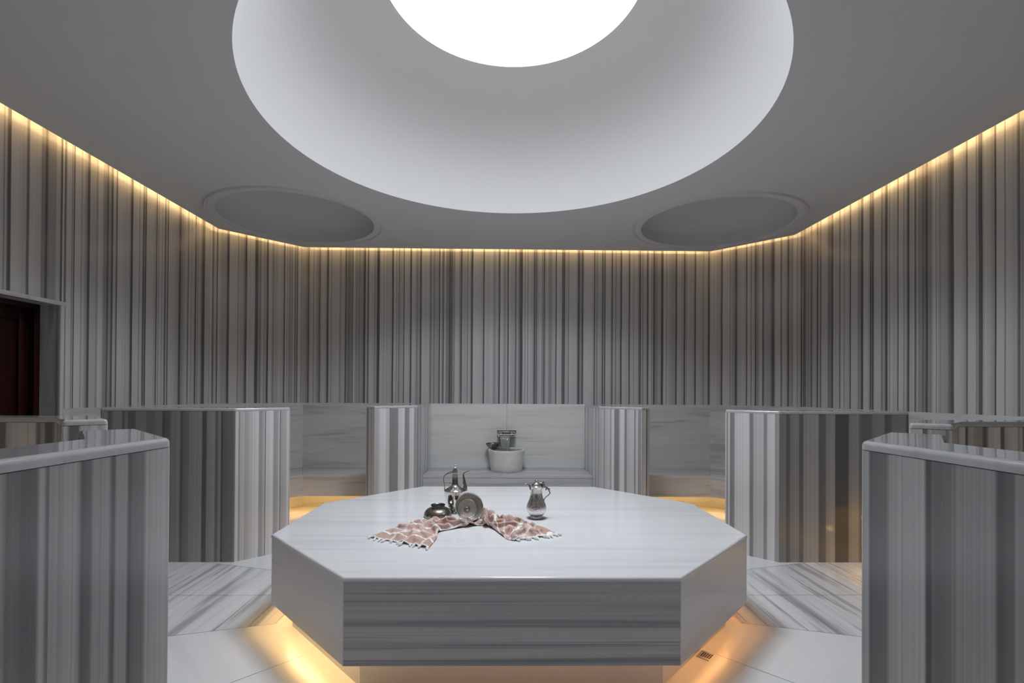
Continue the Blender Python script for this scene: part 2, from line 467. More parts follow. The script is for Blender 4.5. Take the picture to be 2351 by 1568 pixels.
add_box(bm, (-.03, 0, .585), (.02, .72, .74)); add_box(bm, (-.03, 0, 1.5), (.02, .72, .85))
obj('leaf', bm, M['wood'], door)
bm = bmesh.new()
add_box(bm, (.01, .455, DH/2), (.07, .046, DH), bev=.004); add_box(bm, (.01, -.455, DH/2), (.07, .046, DH), bev=.004)
add_box(bm, (.01, 0, DH-.02), (.07, .87, .04), bev=.004)
obj('door_frame', bm, M['wood'], door)

# ---- floor: tiles in wedges round the stone, drain channel round its foot
OCT = [(-.783, YC-1.1246), (.783, YC-1.1246), (1.4348, YC-.4292), (1.4348, YC+.4292), (.783, YC+1.1246), (-.783, YC+1.1246), (-1.4348, YC+.4292), (-1.4348, YC-.4292)]
CH = offset_poly(OCT, .014); BASE = offset_poly(OCT, .112)
bm = bmesh.new()
uvl = bm.loops.layers.uv.new('UVMap')
GAP = .0016
def tile(poly, d, mi, uo=0.):
    """d: direction across the stripes"""
    ar = sum(poly[i][0]*poly[(i+1) % len(poly)][1]-poly[(i+1) % len(poly)][0]*poly[i][1] for i in range(len(poly)))
    if ar < 0: poly = poly[::-1]
    P = offset_poly(poly, GAP); d = Vector(d).normalized()
    f = bm.faces.new([bm.verts.new((x, y, 0)) for x, y in P]); f.material_index = mi
    for l in f.loops:
        p = l.vert.co.xy; l[uvl].uv = (p.dot(d)+uo, p.dot(Vector((-d.y, d.x)))+uo*.3)
def far(p, d, L): return (p[0]+d[0]*L, p[1]+d[1]*L)
for sx in (-1, 1):
    def mm(P): return [(sx*x, y) for x, y in P]
    cn, cf = (1.4218, 3.003+.03), (1.4218, 2*YC-3.033)          # near and far side corners of the channel
    dn = (.961, -.275); df = (.961, .275)
    # side wedge: stripes along the side (u across = x)
    xm = 2.285
    yn = lambda x: cn[1]-(x-cn[0])*.286
    yf = lambda x: cf[1]+(x-cf[0])*.286
    tile(mm([cn, (xm, yn(xm)), (xm, 3.455), (cn[0], 3.455)]), (1, 0), 0, 3.3 if sx > 0 else 9.1)
    tile(mm([(cn[0], 3.455), (xm, 3.455), (xm, yf(xm)), cf]), (1, 0), 0, 3.3 if sx > 0 else 9.1)
    tile(mm([(xm, yn(xm)), (3.5, yn(3.5)), (3.5, 3.455), (xm, 3.455)]), (1, 0), 0, 5.9 if sx > 0 else 12.)
    tile(mm([(xm, 3.455), (3.5, 3.455), (3.5, yf(3.5)), (xm, yf(xm))]), (1, 0), 0, 5.9 if sx > 0 else 12.)
    # diagonal wedges, front and back
    for fy in (0, 1):
        def my(P): return [(x, 2*YC-y) for x, y in P] if fy else P
        a = cn; b = (.777, YC-1.1106); mid = ((a[0]+b[0])/2, (a[1]+b[1])/2)
        perp = (.7299, -.6836)
        bo = far(b, (.275, -.961), 1.4); bo2 = far(b, (.275, -.961), 3.2)
        ao = far(a, dn, 2.3)
        mo = far(mid, perp, 1.15); mo2 = far(mid, perp, 2.6)
        side = (a[0]-b[0], a[1]-b[1])
        a1 = far(a, dn, 1.21); b1 = far(b, (.275, -.961), 1.21); m1 = ((a1[0]+b1[0])/2, (a1[1]+b1[1])/2)
        dd = (perp[0], -perp[1]) if fy else perp
        dd = (sx*dd[0], dd[1])
        tile(mm(my([a, a1, m1, mid])), dd, 1, 1.7+sx+fy)
        tile(mm(my([mid, m1, b1, b])), dd, 1, 4.1+sx+fy)
        a2 = far(a, dn, 3.4); b2 = far(b, (.275, -.961), 3.4)
        m2 = ((a2[0]+b2[0])/2, (a2[1]+b2[1])/2)
        tile(mm(my([a1, a2, m2, m1])), dd, 1, 6.7+sx+fy); tile(mm(my([m1, m2, b2, b1])), dd, 1, 9.+sx+fy)
bx = .777; by = YC-1.1106; 
for fy in (0, 1):
    f2 = lambda P: [(x, 2*YC-y) for x, y in P] if fy else P
    x1 = bx+.275*1.21; y1 = by-.961*1.21; x2 = bx+.275*3.4; y2 = by-.961*3.4
    tile(f2([(-bx, by), (0, by), (0, y1), (-x1, y1)]), (0, 1), 1, 2.); tile(f2([(0, by), (bx, by), (x1, y1), (0, y1)]), (0, 1), 1, 7.)
    tile(f2([(-x1, y1), (0, y1), (0, y2), (-x2, y2)]), (0, 1), 1, 12.); tile(f2([(0, y1), (x1, y1), (x2, y2), (0, y2)]), (0, 1), 1, 17.)
# grout bed with the channel cut into it
def ringface(A, B, za, zb, mi):
    n = len(A)
    va = [bm.verts.new((x, y, za)) for x, y in A]; vb = [bm.verts.new((x, y, zb)) for x, y in B]
    for i in range(n):
        j = (i+1) % n
        f = bm.faces.new((va[i], va[j], vb[j], vb[i])); f.material_index = mi
        t = (Vector(A[j])-Vector(A[i])).normalized(); nn = Vector((-t.y, t.x))
        for l in f.loops:
            p = l.vert.co.xy; l[uvl].uv = (p.dot(nn)+l.vert.co.z, p.dot(t))
OUT = [(-4, -2), (4, -2), (4.2, 3.0), (4.2, 3.9), (4, 8), (-4, 8), (-4.2, 3.9), (-4.2, 3.0)]
ringface(OUT, CH, -.002, -.002, 2)
ringface(CH, CH, 0., -.018, 1)
ringface(CH, offset_poly(OCT, .20), -.018, -.018, 1)
for f in bm.faces:
    f.normal_update()
    if f.normal.z < -.1: f.normal_flip()
floor = obj('floor', bm, [M['floor'], M['floor_pale'], M['grout']], smooth=None, recalc=False); tag(floor, kind='structure')

# ---- hung ceiling with the round opening and the corner saucers, cove above its edge
DC, DR = (0., 3.34), 1.65
OZ, OR = 4.2, .89
SAU = [(-2.215, 5.245), (2.185, 5.235)]; SR = .76
bm = bmesh.new()
def loop_edges(pts, z):
    vs = [bm.verts.new((x, y, z)) for x, y in pts]
    return [bm.edges.new((vs[i], vs[(i+1) % len(vs)])) for i in range(len(vs))]
circ = lambda c, r, n: [(c[0]+r*math.cos(2*PI*k/n), c[1]+r*math.sin(2*PI*k/n)) for k in range(n)]
es = loop_edges(COVE, HC)+loop_edges(circ(DC, DR, 160), HC)
for c in SAU: es += loop_edges(circ(c, SR, 96), HC)
bmesh.ops.triangle_fill(bm, use_beauty=True, use_dissolve=False, edges=es, normal=(0, 0, -1))
for f in bm.faces:
    f.normal_update()
    if f.normal.z > 0: f.normal_flip()
LIP = 3.259
vs0 = [bm.verts.new((x, y, HC)) for x, y in COVE]; vs1 = [bm.verts.new((x, y, LIP)) for x, y in COVE]
for i in range(len(COVE)):
    j = (i+1) % len(COVE); bm.faces.new((vs0[j], vs0[i], vs1[i], vs1[j]))
INN = offset_poly(W, .17); INN2 = offset_poly(W, .29)
def zring(A, za, B, zb):
    va = [bm.verts.new((x, y, za)) for x, y in A]; vb = [bm.verts.new((x, y, zb)) for x, y in B]
    for i in range(len(A)):
        j = (i+1) % len(A); bm.faces.new((va[i], va[j], vb[j], vb[i]))
zring(COVE, LIP, INN, LIP); zring(INN, LIP, INN, 3.235); zring(INN, 3.235, INN2, 3.235); zring(INN2, 3.235, INN2, 3.44); zring(INN2, 3.44, W, 3.44)
tag(obj('ceiling', bm, M['plaster'], smooth=None, recalc=False), kind='structure')
bm = bmesh.new()
bb = (OZ-HC)/math.sqrt(1-(OR/DR)**2)
t1 = math.asin((OZ-HC)/bb)
dp = []
for k in range(41):
    a_ = t1*k/40; q = .5
    zc = bb*math.sin(a_); dp.append((q*DR*math.cos(a_)+(1-q)*(DR+(OR-DR)*zc/(OZ-HC)), zc))
add_lathe(bm, dp, 160, (DC[0], DC[1], HC))
o = obj('ceiling_dome', bm, M['dome_plaster'], smooth=60); tag(o, kind='structure')
for i, c in enumerate(SAU):
    bm = bmesh.new()
    add_lathe(bm, [(SR, -.002), (SR, .09)]+[(SR*math.cos(PI/2*k/24), .09+.36*math.sin(PI/2*k/24)) for k in range(1, 25)], 96, (c[0], c[1], HC))
    tag(obj('ceiling_saucer', bm, M['plaster'], smooth=50), kind='structure')
    bm = bmesh.new()
    add_lathe(bm, [(SR, .0), (SR, -.006), (SR+.004, -.009), (SR+.070, -.009), (SR+.072, -.004), (SR+.075, -.014), (SR+.082, -.021), (SR+.092, -.021), (SR+.098, -.013), (SR+.100, -.005), (SR+.106, .0)], 96, (c[0], c[1], HC))
    tag(obj('trim_%d' % (i+3), bm, M['plaster'], smooth=40), kind='structure')
# oculus lamp
ocu = empty('ceiling_light', (DC[0], DC[1], OZ)); tag(ocu, 'large round glowing white light at the top of the ceiling dome', 'ceiling light')
bm = bmesh.new(); add_lathe(bm, [(0, .05), (OR-.012, .05)], 128); obj('diffuser', bm, M['oculus'], ocu, smooth=None)
bm = bmesh.new(); add_lathe(bm, [(OR-.012, .055), (OR-.012, -.0), (OR+.004, -.004), (OR+.004, .01)], 128); obj('light_ring', bm, M['oculus_rim'], ocu, smooth=60)

lamp = bpy.data.lights.new('oculus_lamp', 'AREA'); lamp.shape = 'DISK'; lamp.size = 1.0; lamp.energy = 72; lamp.color = (.90, .95, 1.0)
lamp.spread = math.radians(140)
lo_ = bpy.data.objects.new('oculus_lamp', lamp); COL.objects.link(lo_); lo_.location = (0, 0, .04); lo_.parent = ocu

# ---- warm strips in the cove
def strip_loop(poly, d0, d1, z0, z1, mat, name, parent=None, closed=True, rng=None):
    bm = bmesh.new(); A = offset_poly(poly, d0); B = offset_poly(poly, d1)
    n = len(poly); idx = rng if rng is not None else range(n)
    for i in idx:
        j = (i+1) % n
        q = [A[i], A[j], B[j], B[i]]
        add_prism(bm, q, z0, z1)
    return obj(name, bm, mat, parent, smooth=None)
o = strip_loop(W, .180, .195, 3.266, 3.276, M['led_cove'], 'led_strip'); tag(o, 'warm glowing light strip hidden above the edge of the ceiling', 'light strip')

# ================================================================== heated stone
st = empty('heated_stone', (0, YC, 0)); tag(st, 'large octagonal white marble massage slab with a warm glow under it', 'marble slab')
def local(P, c=(0, YC)): return [(x-c[0], y-c[1]) for x, y in P]
LO = local(OCT)
bm = bmesh.new()
# two top slabs that meet on the centre line
F = [p for p in LO if p[1] < 0]
front = [(-1.4348, -.0008), (-1.4348, -.4292), (-.783, -1.1246), (.783, -1.1246), (1.4348, -.4292), (1.4348, -.0008)]
add_prism(bm, front, PT-.019, PT, topdir=(0, 1), uoff=3., mode='horiz', bev=.014, bev_edges='top', segs=4, skip=lambda a, b: abs(a.y) < .01 and abs(b.y) < .01)
obj('top_slab', bm, M['stone_top'], st, smooth=40, wn=True)
bm = bmesh.new()
add_prism(bm, [(x, -y) for x, y in front][::-1], PT-.019, PT, topdir=(0, 1), uoff=8., mode='horiz', bev=.014, bev_edges='top', segs=4, skip=lambda a, b: abs(a.y) < .01 and abs(b.y) < .01)
obj('top_slab', bm, M['stone_top'], st, smooth=40, wn=True)
SK, SKI = offset_poly(LO, .003), offset_poly(LO, .033)
for i in range(8):
    j = (i+1) % 8
    bm = bmesh.new()
    m_ = M['stone_front'] if i in (0, 4) else M['stone_side']
    add_prism(bm, [SK[i], SK[j], SKI[j], SKI[i]], PB, PT-.0203, mode='horiz', uoff={0: 1.03}.get(i, i*.83), bev=.0015, bev_edges='vert', segs=1)
    obj('side_panel', bm, m_, st, smooth=40)
bm = bmesh.new(); add_prism(bm, local(BASE), -.018, PT-.021, mode='horiz', uoff=6.)
obj('plinth', bm, M['floor_pale'], st, smooth=None)
for idx_, m_ in (((5, 6, 7), 'led_stone'), ((1, 2, 3), 'led_stone_right'), ((0, 4), 'led_stone_front')):
    strip_loop(LO, .094, .1115, .196, .210, M[m_], 'led_strip', st, rng=idx_)

# floor drain in the channel on the right diagonal
dr = empty('drain_grate', (1.0585, 2.683, -.0178), math.atan2(.6836, .7299) + PI/2 - PI/2); tag(dr, 'small square metal drain grate in the floor beside the marble slab', 'drain')
rot = Matrix.Rotation(math.atan2(YC-.4292-(YC-1.1246), 1.4348-.783), 3, 'Z'); dr.rotation_euler = rot.to_euler()
bm = bmesh.new()
w_, n_ = .082, 5
xs = [-w_/2]
for k in range(n_):
    c_ = -w_/2+.013+(w_-.026)*(k+.5)/n_
    xs += [c_-.0042, c_+.0042]
xs.append(w_/2)
V = [[bm.verts.new((x, y, .0045)) for y in xs] for x in xs]
for i in range(len(xs)-1):
    for j in range(len(xs)-1):
        if i % 2 == 1 and j % 2 == 1: continue
        bm.faces.new((V[i][j], V[i+1][j], V[i+1][j+1], V[i][j+1]))
g = bmesh.ops.extrude_face_region(bm, geom=bm.faces[:])
for v in [v for v in g['geom'] if isinstance(v, bmesh.types.BMVert)]: v.co.z -= .0025
obj('grate', bm, M['steel'], dr, smooth=None)
bm = bmesh.new(); add_box(bm, (0, 0, .0012), (.0815, .0815, .0016)); obj('pan', bm, M['hole'], dr, smooth=None)

# ================================================================== partitions
def iv(lst, end):
    """(u, tone) in the order read -> (u0, u1, tone)"""
    if lst[0][0] > lst[-1][0]:
        hi = [a for a, t in lst]; lo = hi[1:]+[end]
        return [(max(0, b), a, t) for a, b, t in zip(hi, lo, [t for _, t in lst]) if a > b]
    lo = [a for a, t in lst]; hi = lo[1:]+[end]
    return [(max(0, a), b, t) for a, b, t in zip(lo, hi, [t for _, t in lst]) if b > a]
NLB = [(1.47-b, t) for b, t in [(.90, .80), (.998, .45), (1.068, .92), (1.081, .5), (1.089, .86), (1.168, .42), (1.2, .78), (1.257, .40), (1.269, .76), (1.313, .35), (1.323, .52), (1.374, .92)]]
NLB = [(0, .096, .95), (.096, .146, .5), (.146, .157, .33), (.157, .201, .78), (.201, .213, .36), (.213, .27, .8), (.27, .302, .4), (.302, .381, .88), (.381, .389, .5), (.389, .402, .95), (.402, .44, .40), (.44, .472, .48), (.472, .52, .82), (.52, .6, .5), (.6, .68, .9), (.68, 1., .7)]
NRB = [(0, .035, .88), (.035, .045, .35), (.045, .103, .45), (.103, .133, .85), (.133, .226, .97), (.226, .24, .24), (.24, .293, .45), (.293, .305, .6), (.305, .405, .76), (.405, .42, .32), (.42, .442, .42), (.442, .49, .78), (.49, .56, .5), (.56, .7, .85), (.7, 1., .6)]
P3LF = iv([(1.215, .75), (1.146, .4), (1.127, .75), (1.035, .4), (1.001, .75), (.919, .4), (.9, .7), (.874, .4), (.81, .75), (.723, .6), (.647, .75), (.593, .4), (.567, .5), (.529, .8), (.445, .42), (.425, .6), (.375, .85), (.267, .33), (.23, .85), (.16, .5), (.141, .75), (.113, .3), (.099, .55), (.014, .7)], 0.)
P3LH = iv([(-.005, .92), (.027, .55), (.039, .8), (.074, .68), (.101, .82), (.137, .97), (.187, .58), (.219, .8), (.233, .3), (.241, 1.), (.306, .62), (.348, .95), (.356, .28), (.363, .7), (.417, 1.), (.434, .75)], .5)
CLH = iv([(.52, .7), (.455, 1.), (.379, .85), (.338, .42), (.234, 1.), (.156, .48), (.099, 1.), (.04, .6)], 0.)
P3RF = iv([(.005, .65), (.062, .4), (.093, .75), (.171, .4), (.207, .9), (.336, .4), (.398, .85), (.476, .22), (.592, .8), (.678, .5), (.693, .45), (.789, .75), (.895, .4), (.951, .7), (1.08, .35), (1.125, .5)], 1.3)
P3RH = iv([(.454, .9), (.432, .45), (.421, .9), (.403, .42), (.36, 1.), (.234, .42), (.201, .85), (.119, .5), (.092, 1.), (.03, .6)], 0.)
CRH = iv([(.0, .7), (.036, .8), (.068, .5), (.079, .85), (.145, .6), (.159, 1.), (.195, .42), (.258, 1.), (.317, .48), (.346, .85), (.432, .4), (.443, .85), (.474, .5)], .53)
def flipb(bands, L): return [(L-b, L-a, t) for a, b, t in bands]
def bmat(name, bands, blen, **k): return striped_marble(name, bands=[(max(0, a), min(b, blen), t) for a, b, t in bands if min(b, blen) > max(0, a)], blen=blen, wave=.008, rough=.2, **k)

def partition(label, poly, panels, uoff, shaded=False):  # nearest partitions get darker marble, their shade put into the colour
    """poly counter-clockwise in world metres; panels: {(vertex a -> b)} explicit stripe bands measured from the vertex named first"""
    cx = sum(p[0] for p in poly)/len(poly); cy = sum(p[1] for p in poly)/len(poly)
    root = empty('marble_partition', (cx, cy, 0)); tag(root, label, 'partition', 'marble partitions round the hall', 'thing')
    L = [(x-cx, y-cy) for x, y in poly]
    ar = sum(L[i][0]*L[(i+1) % len(L)][1]-L[(i+1) % len(L)][0]*L[i][1] for i in range(len(L)))
    mats = [M['part']]; over = {}
    n = len(L)
    for (a, b), bands in panels.items():
        ln = (Vector(poly[a])-Vector(poly[b])).length
        if ar < 0: a2, b2 = n-1-a, n-1-b
        else: a2, b2 = a, b
        if (a2+1) % n == b2: edge, bd = a2, bands
        else: edge, bd = b2, flipb(bands, ln)
        mats.append(bmat('striped_panel_marble', bd, ln, **({'near': dict(light=(.52,.53,.545), dark=(.05,.05,.058)), 'lit_head': dict(light=(.70,.71,.725), dark=(.09,.09,.095)), 'dark': dict(light=(.46,.46,.465), dark=(.045,.045,.045))}['near' if shaded else 'lit_head' if (a, b) == (0, 1) else 'dark']))); over[edge] = len(mats)-1  # lit heads paler, shaded fronts darker: light painted into one marble
    bm = bmesh.new(); add_prism(bm, L, 0, WT-.0275, mats=over, uoff=uoff, bev=.006, bev_edges='vert', segs=3)
    obj('body', bm, mats, root, smooth=40, wn=True)
    C_ = L if ar > 0 else L[::-1]
    hollow = []
    for i in range(n):
        a, b, c = Vector(C_[i-1]), Vector(C_[i]), Vector(C_[(i+1) % n])
        if (b-a).cross(c-b) < 0: hollow.append(b)
    concave = lambda p, q: abs(p.z-q.z) > 1e-4 and any((h_-p.xy).length < .02 for h_ in hollow)
    bm = bmesh.new(); add_prism(bm, offset_poly(L if ar > 0 else L[::-1], -.001), WT-.026, WT, bev=.015, bev_edges='topvert', segs=5, skip=concave, topdir=(S2, S2), uoff=uoff)
    obj('cap', bm, M['cap'], root, smooth=50, wn=True)
    return root
NEARL = [(-1.01, 1.451), (-1.36, 1.80), (-1.475, 1.685), (-1.19, 1.40), (-1.19, YF+.01), (-1.01, YF+.01)]
FARL = [(-.985, 5.40), (-1.36, 5.05), (-1.475, 5.165), (-1.19, 5.45), (-1.19, YB-.008), (-.985, YB-.008)]
T3L = [(-2.26, 4.127), (-1.944, 4.442), (-2.06, 4.557), (-2.31, 4.307), (-3.356, 4.307), (-3.356, 4.127)]
T2L = [(-2.26, 2.725), (-1.944, 2.41), (-2.06, 2.295), (-2.31, 2.545), (-3.356, 2.545), (-3.356, 2.725)]
mx = lambda P: [(-x, y) for x, y in P]
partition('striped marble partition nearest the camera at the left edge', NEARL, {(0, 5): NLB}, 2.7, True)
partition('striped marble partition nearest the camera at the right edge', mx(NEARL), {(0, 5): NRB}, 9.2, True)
partition('striped marble partition end by the dark door, behind the nearest left partition', T2L, {}, 17.)
partition('striped marble partition behind the nearest right one, with warm brown light on its back leg', mx(T2L), {}, 23.5)
partition('wide striped marble partition left of the slab, joined to the left wall past the door', T3L, {(0, 5): P3LF, (0, 1): P3LH}, 31.)
partition('wide striped marble partition right of the slab, with warm light at its foot', mx(T3L), {(0, 5): P3RF, (0, 1): P3RH}, 38.3)
partition('narrow striped marble partition left of the water basin on the back wall', FARL, {(0, 1): CLH}, 44.)
partition('narrow striped marble partition right of the water basin on the back wall', mx(FARL), {(0, 1): CRH}, 51.8)

# ================================================================== benches along the walls
def bench(label, frontline, backline, led=True, uoff=0.):
    """front edge and wall edge given as matching point lists, left to right seen from the room"""
    root = empty('wall_bench', (frontline[0][0], frontline[0][1], 0)); tag(root, label, 'bench', 'marble wall benches')
    o0 = root.location
    def lo(P): return [(x-o0.x, y-o0.y) for x, y in P]
    Fp, Bp = lo(frontline), lo(backline)
    def shift(d):
        return [((f[0]*(1-d)+b[0]*d), (f[1]*(1-d)+b[1]*d)) for f, b in zip(Fp, Bp)]
    bt = bmesh.new(); ap = bmesh.new(); pl = bmesh.new(); le = bmesh.new()
    n = len(Fp)
    for i in range(n-1):
        d = Vector(Fp[i+1])-Vector(Fp[i]); d.normalize(); nn = (-d.y, d.x)
        def quad(a, b):
            A, B = shift(a), shift(b); return [A[i], A[i+1], B[i+1], B[i]]
        add_prism(bt, quad(0, 1), .420, .45, topdir=nn, mode='horiz', uoff=uoff+i*.4, bev=.005, bev_edges='top', segs=2)
        add_prism(ap, quad(.006, .06), .205, .4195, mode='horiz', uoff=uoff+1.1+i*.37)
        add_prism(pl, quad(.645, 1.0), 0.001, .4195, mode='horiz', uoff=uoff+2.3)
        add_prism(le, quad(.085, .115), .212, .226)
    obj('bench_top', bt, M['bench'], root, smooth=40)
    obj('apron', ap, M['bench'], root, smooth=None)
    obj('plinth', pl, M['bench'], root, smooth=None)
    if led: obj('led_strip', le, M['led_bench'], root, smooth=None)
    else: le.free()
    return root
e_ = .008
b1 = [(-2.756, 4.309), (-2.756, 5.368), (-2.36, 5.764), (-1.192, 5.764)]
w1 = [(-3.364+e_, 4.309), (-3.364+e_, 5.62), (-2.612, YB-e_), (-1.192, YB-e_)]
bench('marble wall bench with warm light below, between the left partitions at the back', b1, w1, uoff=2.)
bench('marble wall bench with warm light below, between the right partitions at the back', [(-x, y) for x, y in b1][::-1], [(-x, y) for x, y in w1][::-1], uoff=7.)
bench('marble bench under the water basin in the middle of the back wall', [(-.983, 5.764), (.983, 5.764)], [(-.983, YB-e_), (.983, YB-e_)], led=False, uoff=12.)
bench('marble bench in the right side niche, mostly hidden by the nearest right partition', [(2.79, 3.90), (2.79, 2.727)], [(3.364-e_, 3.90), (3.364-e_, 2.727)], uoff=4.)
b2 = [(1.192, 2*YC-5.764), (2.36, 2*YC-5.764), (2.756, 2*YC-5.368), (2.756, 2.543)]
w2 = [(1.192, YF+e_), (2.612, YF+e_), (3.364-e_, 1.232), (3.364-e_, 2.543)]
bench('marble wall bench in the corner niche behind the nearest right partition', b2[::-1], w2[::-1], uoff=14.)
bench('marble wall bench in the corner niche behind the nearest left partition', [(-x, y) for x, y in b2], [(-x, y) for x, y in w2], uoff=16.)

# ================================================================== basin, tap, water
BX, BY = -.014, 6.128
bas = empty('water_basin', (BX, BY, .45)); tag(bas, 'round tapered grey marble water basin on the back bench', 'basin')
prof = [(0, .0), (.185, .0), (.192, .008), (.20, .06), (.2245, .245), (.2275, .256), (.225, .262), (.200, .262), (.195, .255), (.182, .10), (.14, .05), (0, .045)]
bm = bmesh.new(); add_lathe(bm, prof, 72); obj('bowl', bm, M['basin'], bas, smooth=45)
bm = bmesh.new(); add_lathe(bm, [(0, .2515), (.04, .255), (.08, .250), (.12, .2525), (.192, .2505), (.186, .20), (0, .20)], 64)
o = obj('basin_water', bm, M['water'], smooth=45); o.location = (BX, BY, .45); tag(o, 'clear rippling water filling the round marble basin', 'water', kind='stuff')
tap = empty('wall_faucet', (BX, YB-.008, .855)); tag(tap, 'wide flat chrome waterfall tap on the back wall above the basin', 'faucet')
bm = bmesh.new(); add_box(bm, (0, -.066, .032), (.22, .130, .060), bev=.004); obj('spout', bm, M['chrome'], tap, smooth=40)
bm = bmesh.new(); add_box(bm, (0, -.1315, .0165), (.17, .003, .010), bev=.001); obj('outlet_slot', bm, M['hole'], tap, smooth=None)
bm = bmesh.new(); add_box(bm, (0, -.0035, .032), (.25, .007, .085), bev=.002); obj('wall_plate', bm, M['chrome'], tap, smooth=40)
bm = bmesh.new()
nz = 14; nx = 12; G = []
for i in range(nz+1):
    t = i/nz; z = .8715-t*(.8715-.7035); y = YB-.008-.135-.075*math.sqrt(t); wv = .062*(1-.30*t)
    G.append([bm.verts.new((BX-.018+wv*(2*k/nx-1), y+.003*math.sin(5*t+k*1.1), z)) for k in range(nx+1)])
for i in range(nz):
    for k in range(nx): bm.faces.new((G[i][k], G[i][k+1], G[i+1][k+1], G[i+1][k]))
g = bmesh.ops.extrude_face_region(bm, geom=bm.faces[:])
for v in [v for v in g['geom'] if isinstance(v, bmesh.types.BMVert)]: v.co.y -= .005
o = obj('water_stream', bm, M['water'], smooth=60); tag(o, 'thin sheet of water falling from the chrome tap into the basin', 'water')
bw = empty('metal_bowl', (-.186, 6.236, .712)); tag(bw, 'small worn metal bowl resting on the rim of the marble basin', 'bowl')
bw.rotation_euler = (0, math.radians(-2), 0)
bm = bmesh.new()
add_lathe(bm, smooth_prof([(0, .002), (.036, .0), (.060, .012), (.078, .034), (.085, .054), (.087, .062)], 4)+[(.0845, .062)]+smooth_prof([(.082, .054), (.075, .035), (.058, .015), (.035, .005), (0, .005)], 4), 56)
obj('bowl', bm, M['pewter'], bw, smooth=50)
bm = bmesh.new(); add_lathe(bm, [(.0835, .061), (.0885, .060), (.0895, .063), (.0875, .0655), (.084, .064)], 56); obj('rim', bm, M['dark_silver'], bw, smooth=60)

# ================================================================== things on the stone
k = .000334
def pz(pts, k, y0): return [(r*k, (y0-y)*k) for r, y in pts]
ew = empty('long_spout_ewer', (-.394, 3.56, PT)); tag(ew, 'tall silver ewer with a long curved spout and thin handle', 'ewer')
bm = bmesh.new()
body = [(0, 1150), (135, 1150), (137, 1140), (131, 1128), (133, 1112), (124, 1095), (126, 1065), (121, 1052), (129, 1040), (130, 1033)]
body2 = [(130, 1033), (152, 1018), (188, 950), (213, 850), (228, 760), (233, 700), (229, 678), (190, 648), (132, 612), (98, 590), (76, 568), (66, 552)]
add_lathe(bm, pz(body, k, 1150)+pz(smooth_prof(body2, 5), k, 1150)[1:], 64)
obj('body', bm, M['silver'], ew, smooth=38)
bm = bmesh.new(); add_lathe(bm, pz([(66, 553), (72, 548), (70, 536), (63, 528), (60, 420), (58, 330), (62, 322), (62, 315)], k, 1150), 48); obj('neck', bm, M['dark_silver'], ew, smooth=40)
bm = bmesh.new()
add_lathe(bm, pz([(0, 318), (62, 316), (66, 305), (64, 296), (57, 285), (60, 272), (55, 255), (46, 240), (48, 232), (40, 220), (38, 205), (42, 196), (26, 186), (16, 172), (15, 165), (22, 155), (20, 144), (12, 136), (0, 126)], k, 1150), 48)
obj('lid', bm, M['silver'], ew, smooth=50)
hx = lambda x, y: ((x-775)*k, -.004, (1150-y)*k)
bm = bmesh.new()
add_tube(bm, [hx(712, 300), hx(690, 280), hx(672, 300), hx(668, 318)], [.0035, .004, .004, .003], 8)
add_tube(bm, [hx(705, 318), hx(655, 312), hx(600, 335), hx(552, 372), hx(532, 420), hx(533, 480), hx(548, 545), hx(556, 610), hx(553, 672)], [.0045, .0055, .0035, .003, .003, .003, .003, .003, .004], 8)
add_tube(bm, [hx(546, 524), hx(640, 522), hx(690, 522), hx(716, 528)], [.0016, .0016, .004, .005], 8)
obj('handle', bm, M['dark_silver'], ew, smooth=60)
bm = bmesh.new()
add_tube(bm, [hx(985, 690), hx(990, 640), hx(978, 540), hx(966, 440), hx(955, 360), hx(965, 320), hx(1000, 295), hx(1045, 277), hx(1082, 265)], [.016, .0165, .0125, .008, .0052, .005, .004, .0032, .003], 12, flat=.8)
obj('spout', bm, M['dark_silver'], ew, smooth=60)

k2 = .000276
pi_ = empty('lidded_jug', (.178, 3.395, PT)); tag(pi_, 'short round hammered silver jug with a domed lid and curled handle', 'jug')
bm = bmesh.new()
add_lathe(bm, pz([(0, 1180), (160, 1180), (168, 1165), (170, 1148), (150, 1138), (138, 1125), (145, 1112), (160, 1104)], k2, 1180)+pz(smooth_prof([(160, 1104), (196, 1070), (236, 1000), (250, 925), (236, 850), (203, 772), (176, 705), (158, 650)], 6), k2, 1180)[1:], 72)
obj('body', bm, M['hammered'], pi_, smooth=40)
bm = bmesh.new(); add_lathe(bm, pz(smooth_prof([(158, 651), (149, 610), (144, 560)], 4), k2, 1180)+pz([(150, 556), (150, 546), (143, 542), (143, 470), (146, 410), (152, 402), (152, 394), (146, 392)], k2, 1180), 64); obj('neck', bm, M['silver'], pi_, smooth=40)
bm = bmesh.new(); add_lathe(bm, pz([(146, 393), (140, 388), (142, 380), (126, 366), (121, 348), (98, 324), (84, 310), (60, 300), (44, 290), (36, 282), (38, 274), (47, 268), (46, 246), (40, 240), (0, 238)], k2, 1180), 56); obj('lid', bm, M['silver'], pi_, smooth=50)
jx = lambda x, y, d=0.: ((x-768)*k2, d, (1180-y)*k2)
bm = bmesh.new()
add_tube(bm, [jx(655, 455), jx(625, 420), jx(595, 385), jx(560, 355), jx(515, 341), jx(478, 338)], [.016, .012, .006, .004, .003, .0015], 10, flat=.5)
obj('spout', bm, M['dark_silver'], pi_, smooth=60)
bm = bmesh.new()
add_tube(bm, [jx(905, 420), jx(945, 405), jx(985, 410), jx(1020, 440), jx(1065, 470), jx(1090, 520), jx(1098, 560), jx(1075, 605), jx(1030, 640), jx(985, 680), jx(960, 730), jx(952, 790), jx(958, 840)], [.009, .008, .006, .005, .006, .0048, .004, .0033, .003, .003, .0035, .004, .0025], 9)
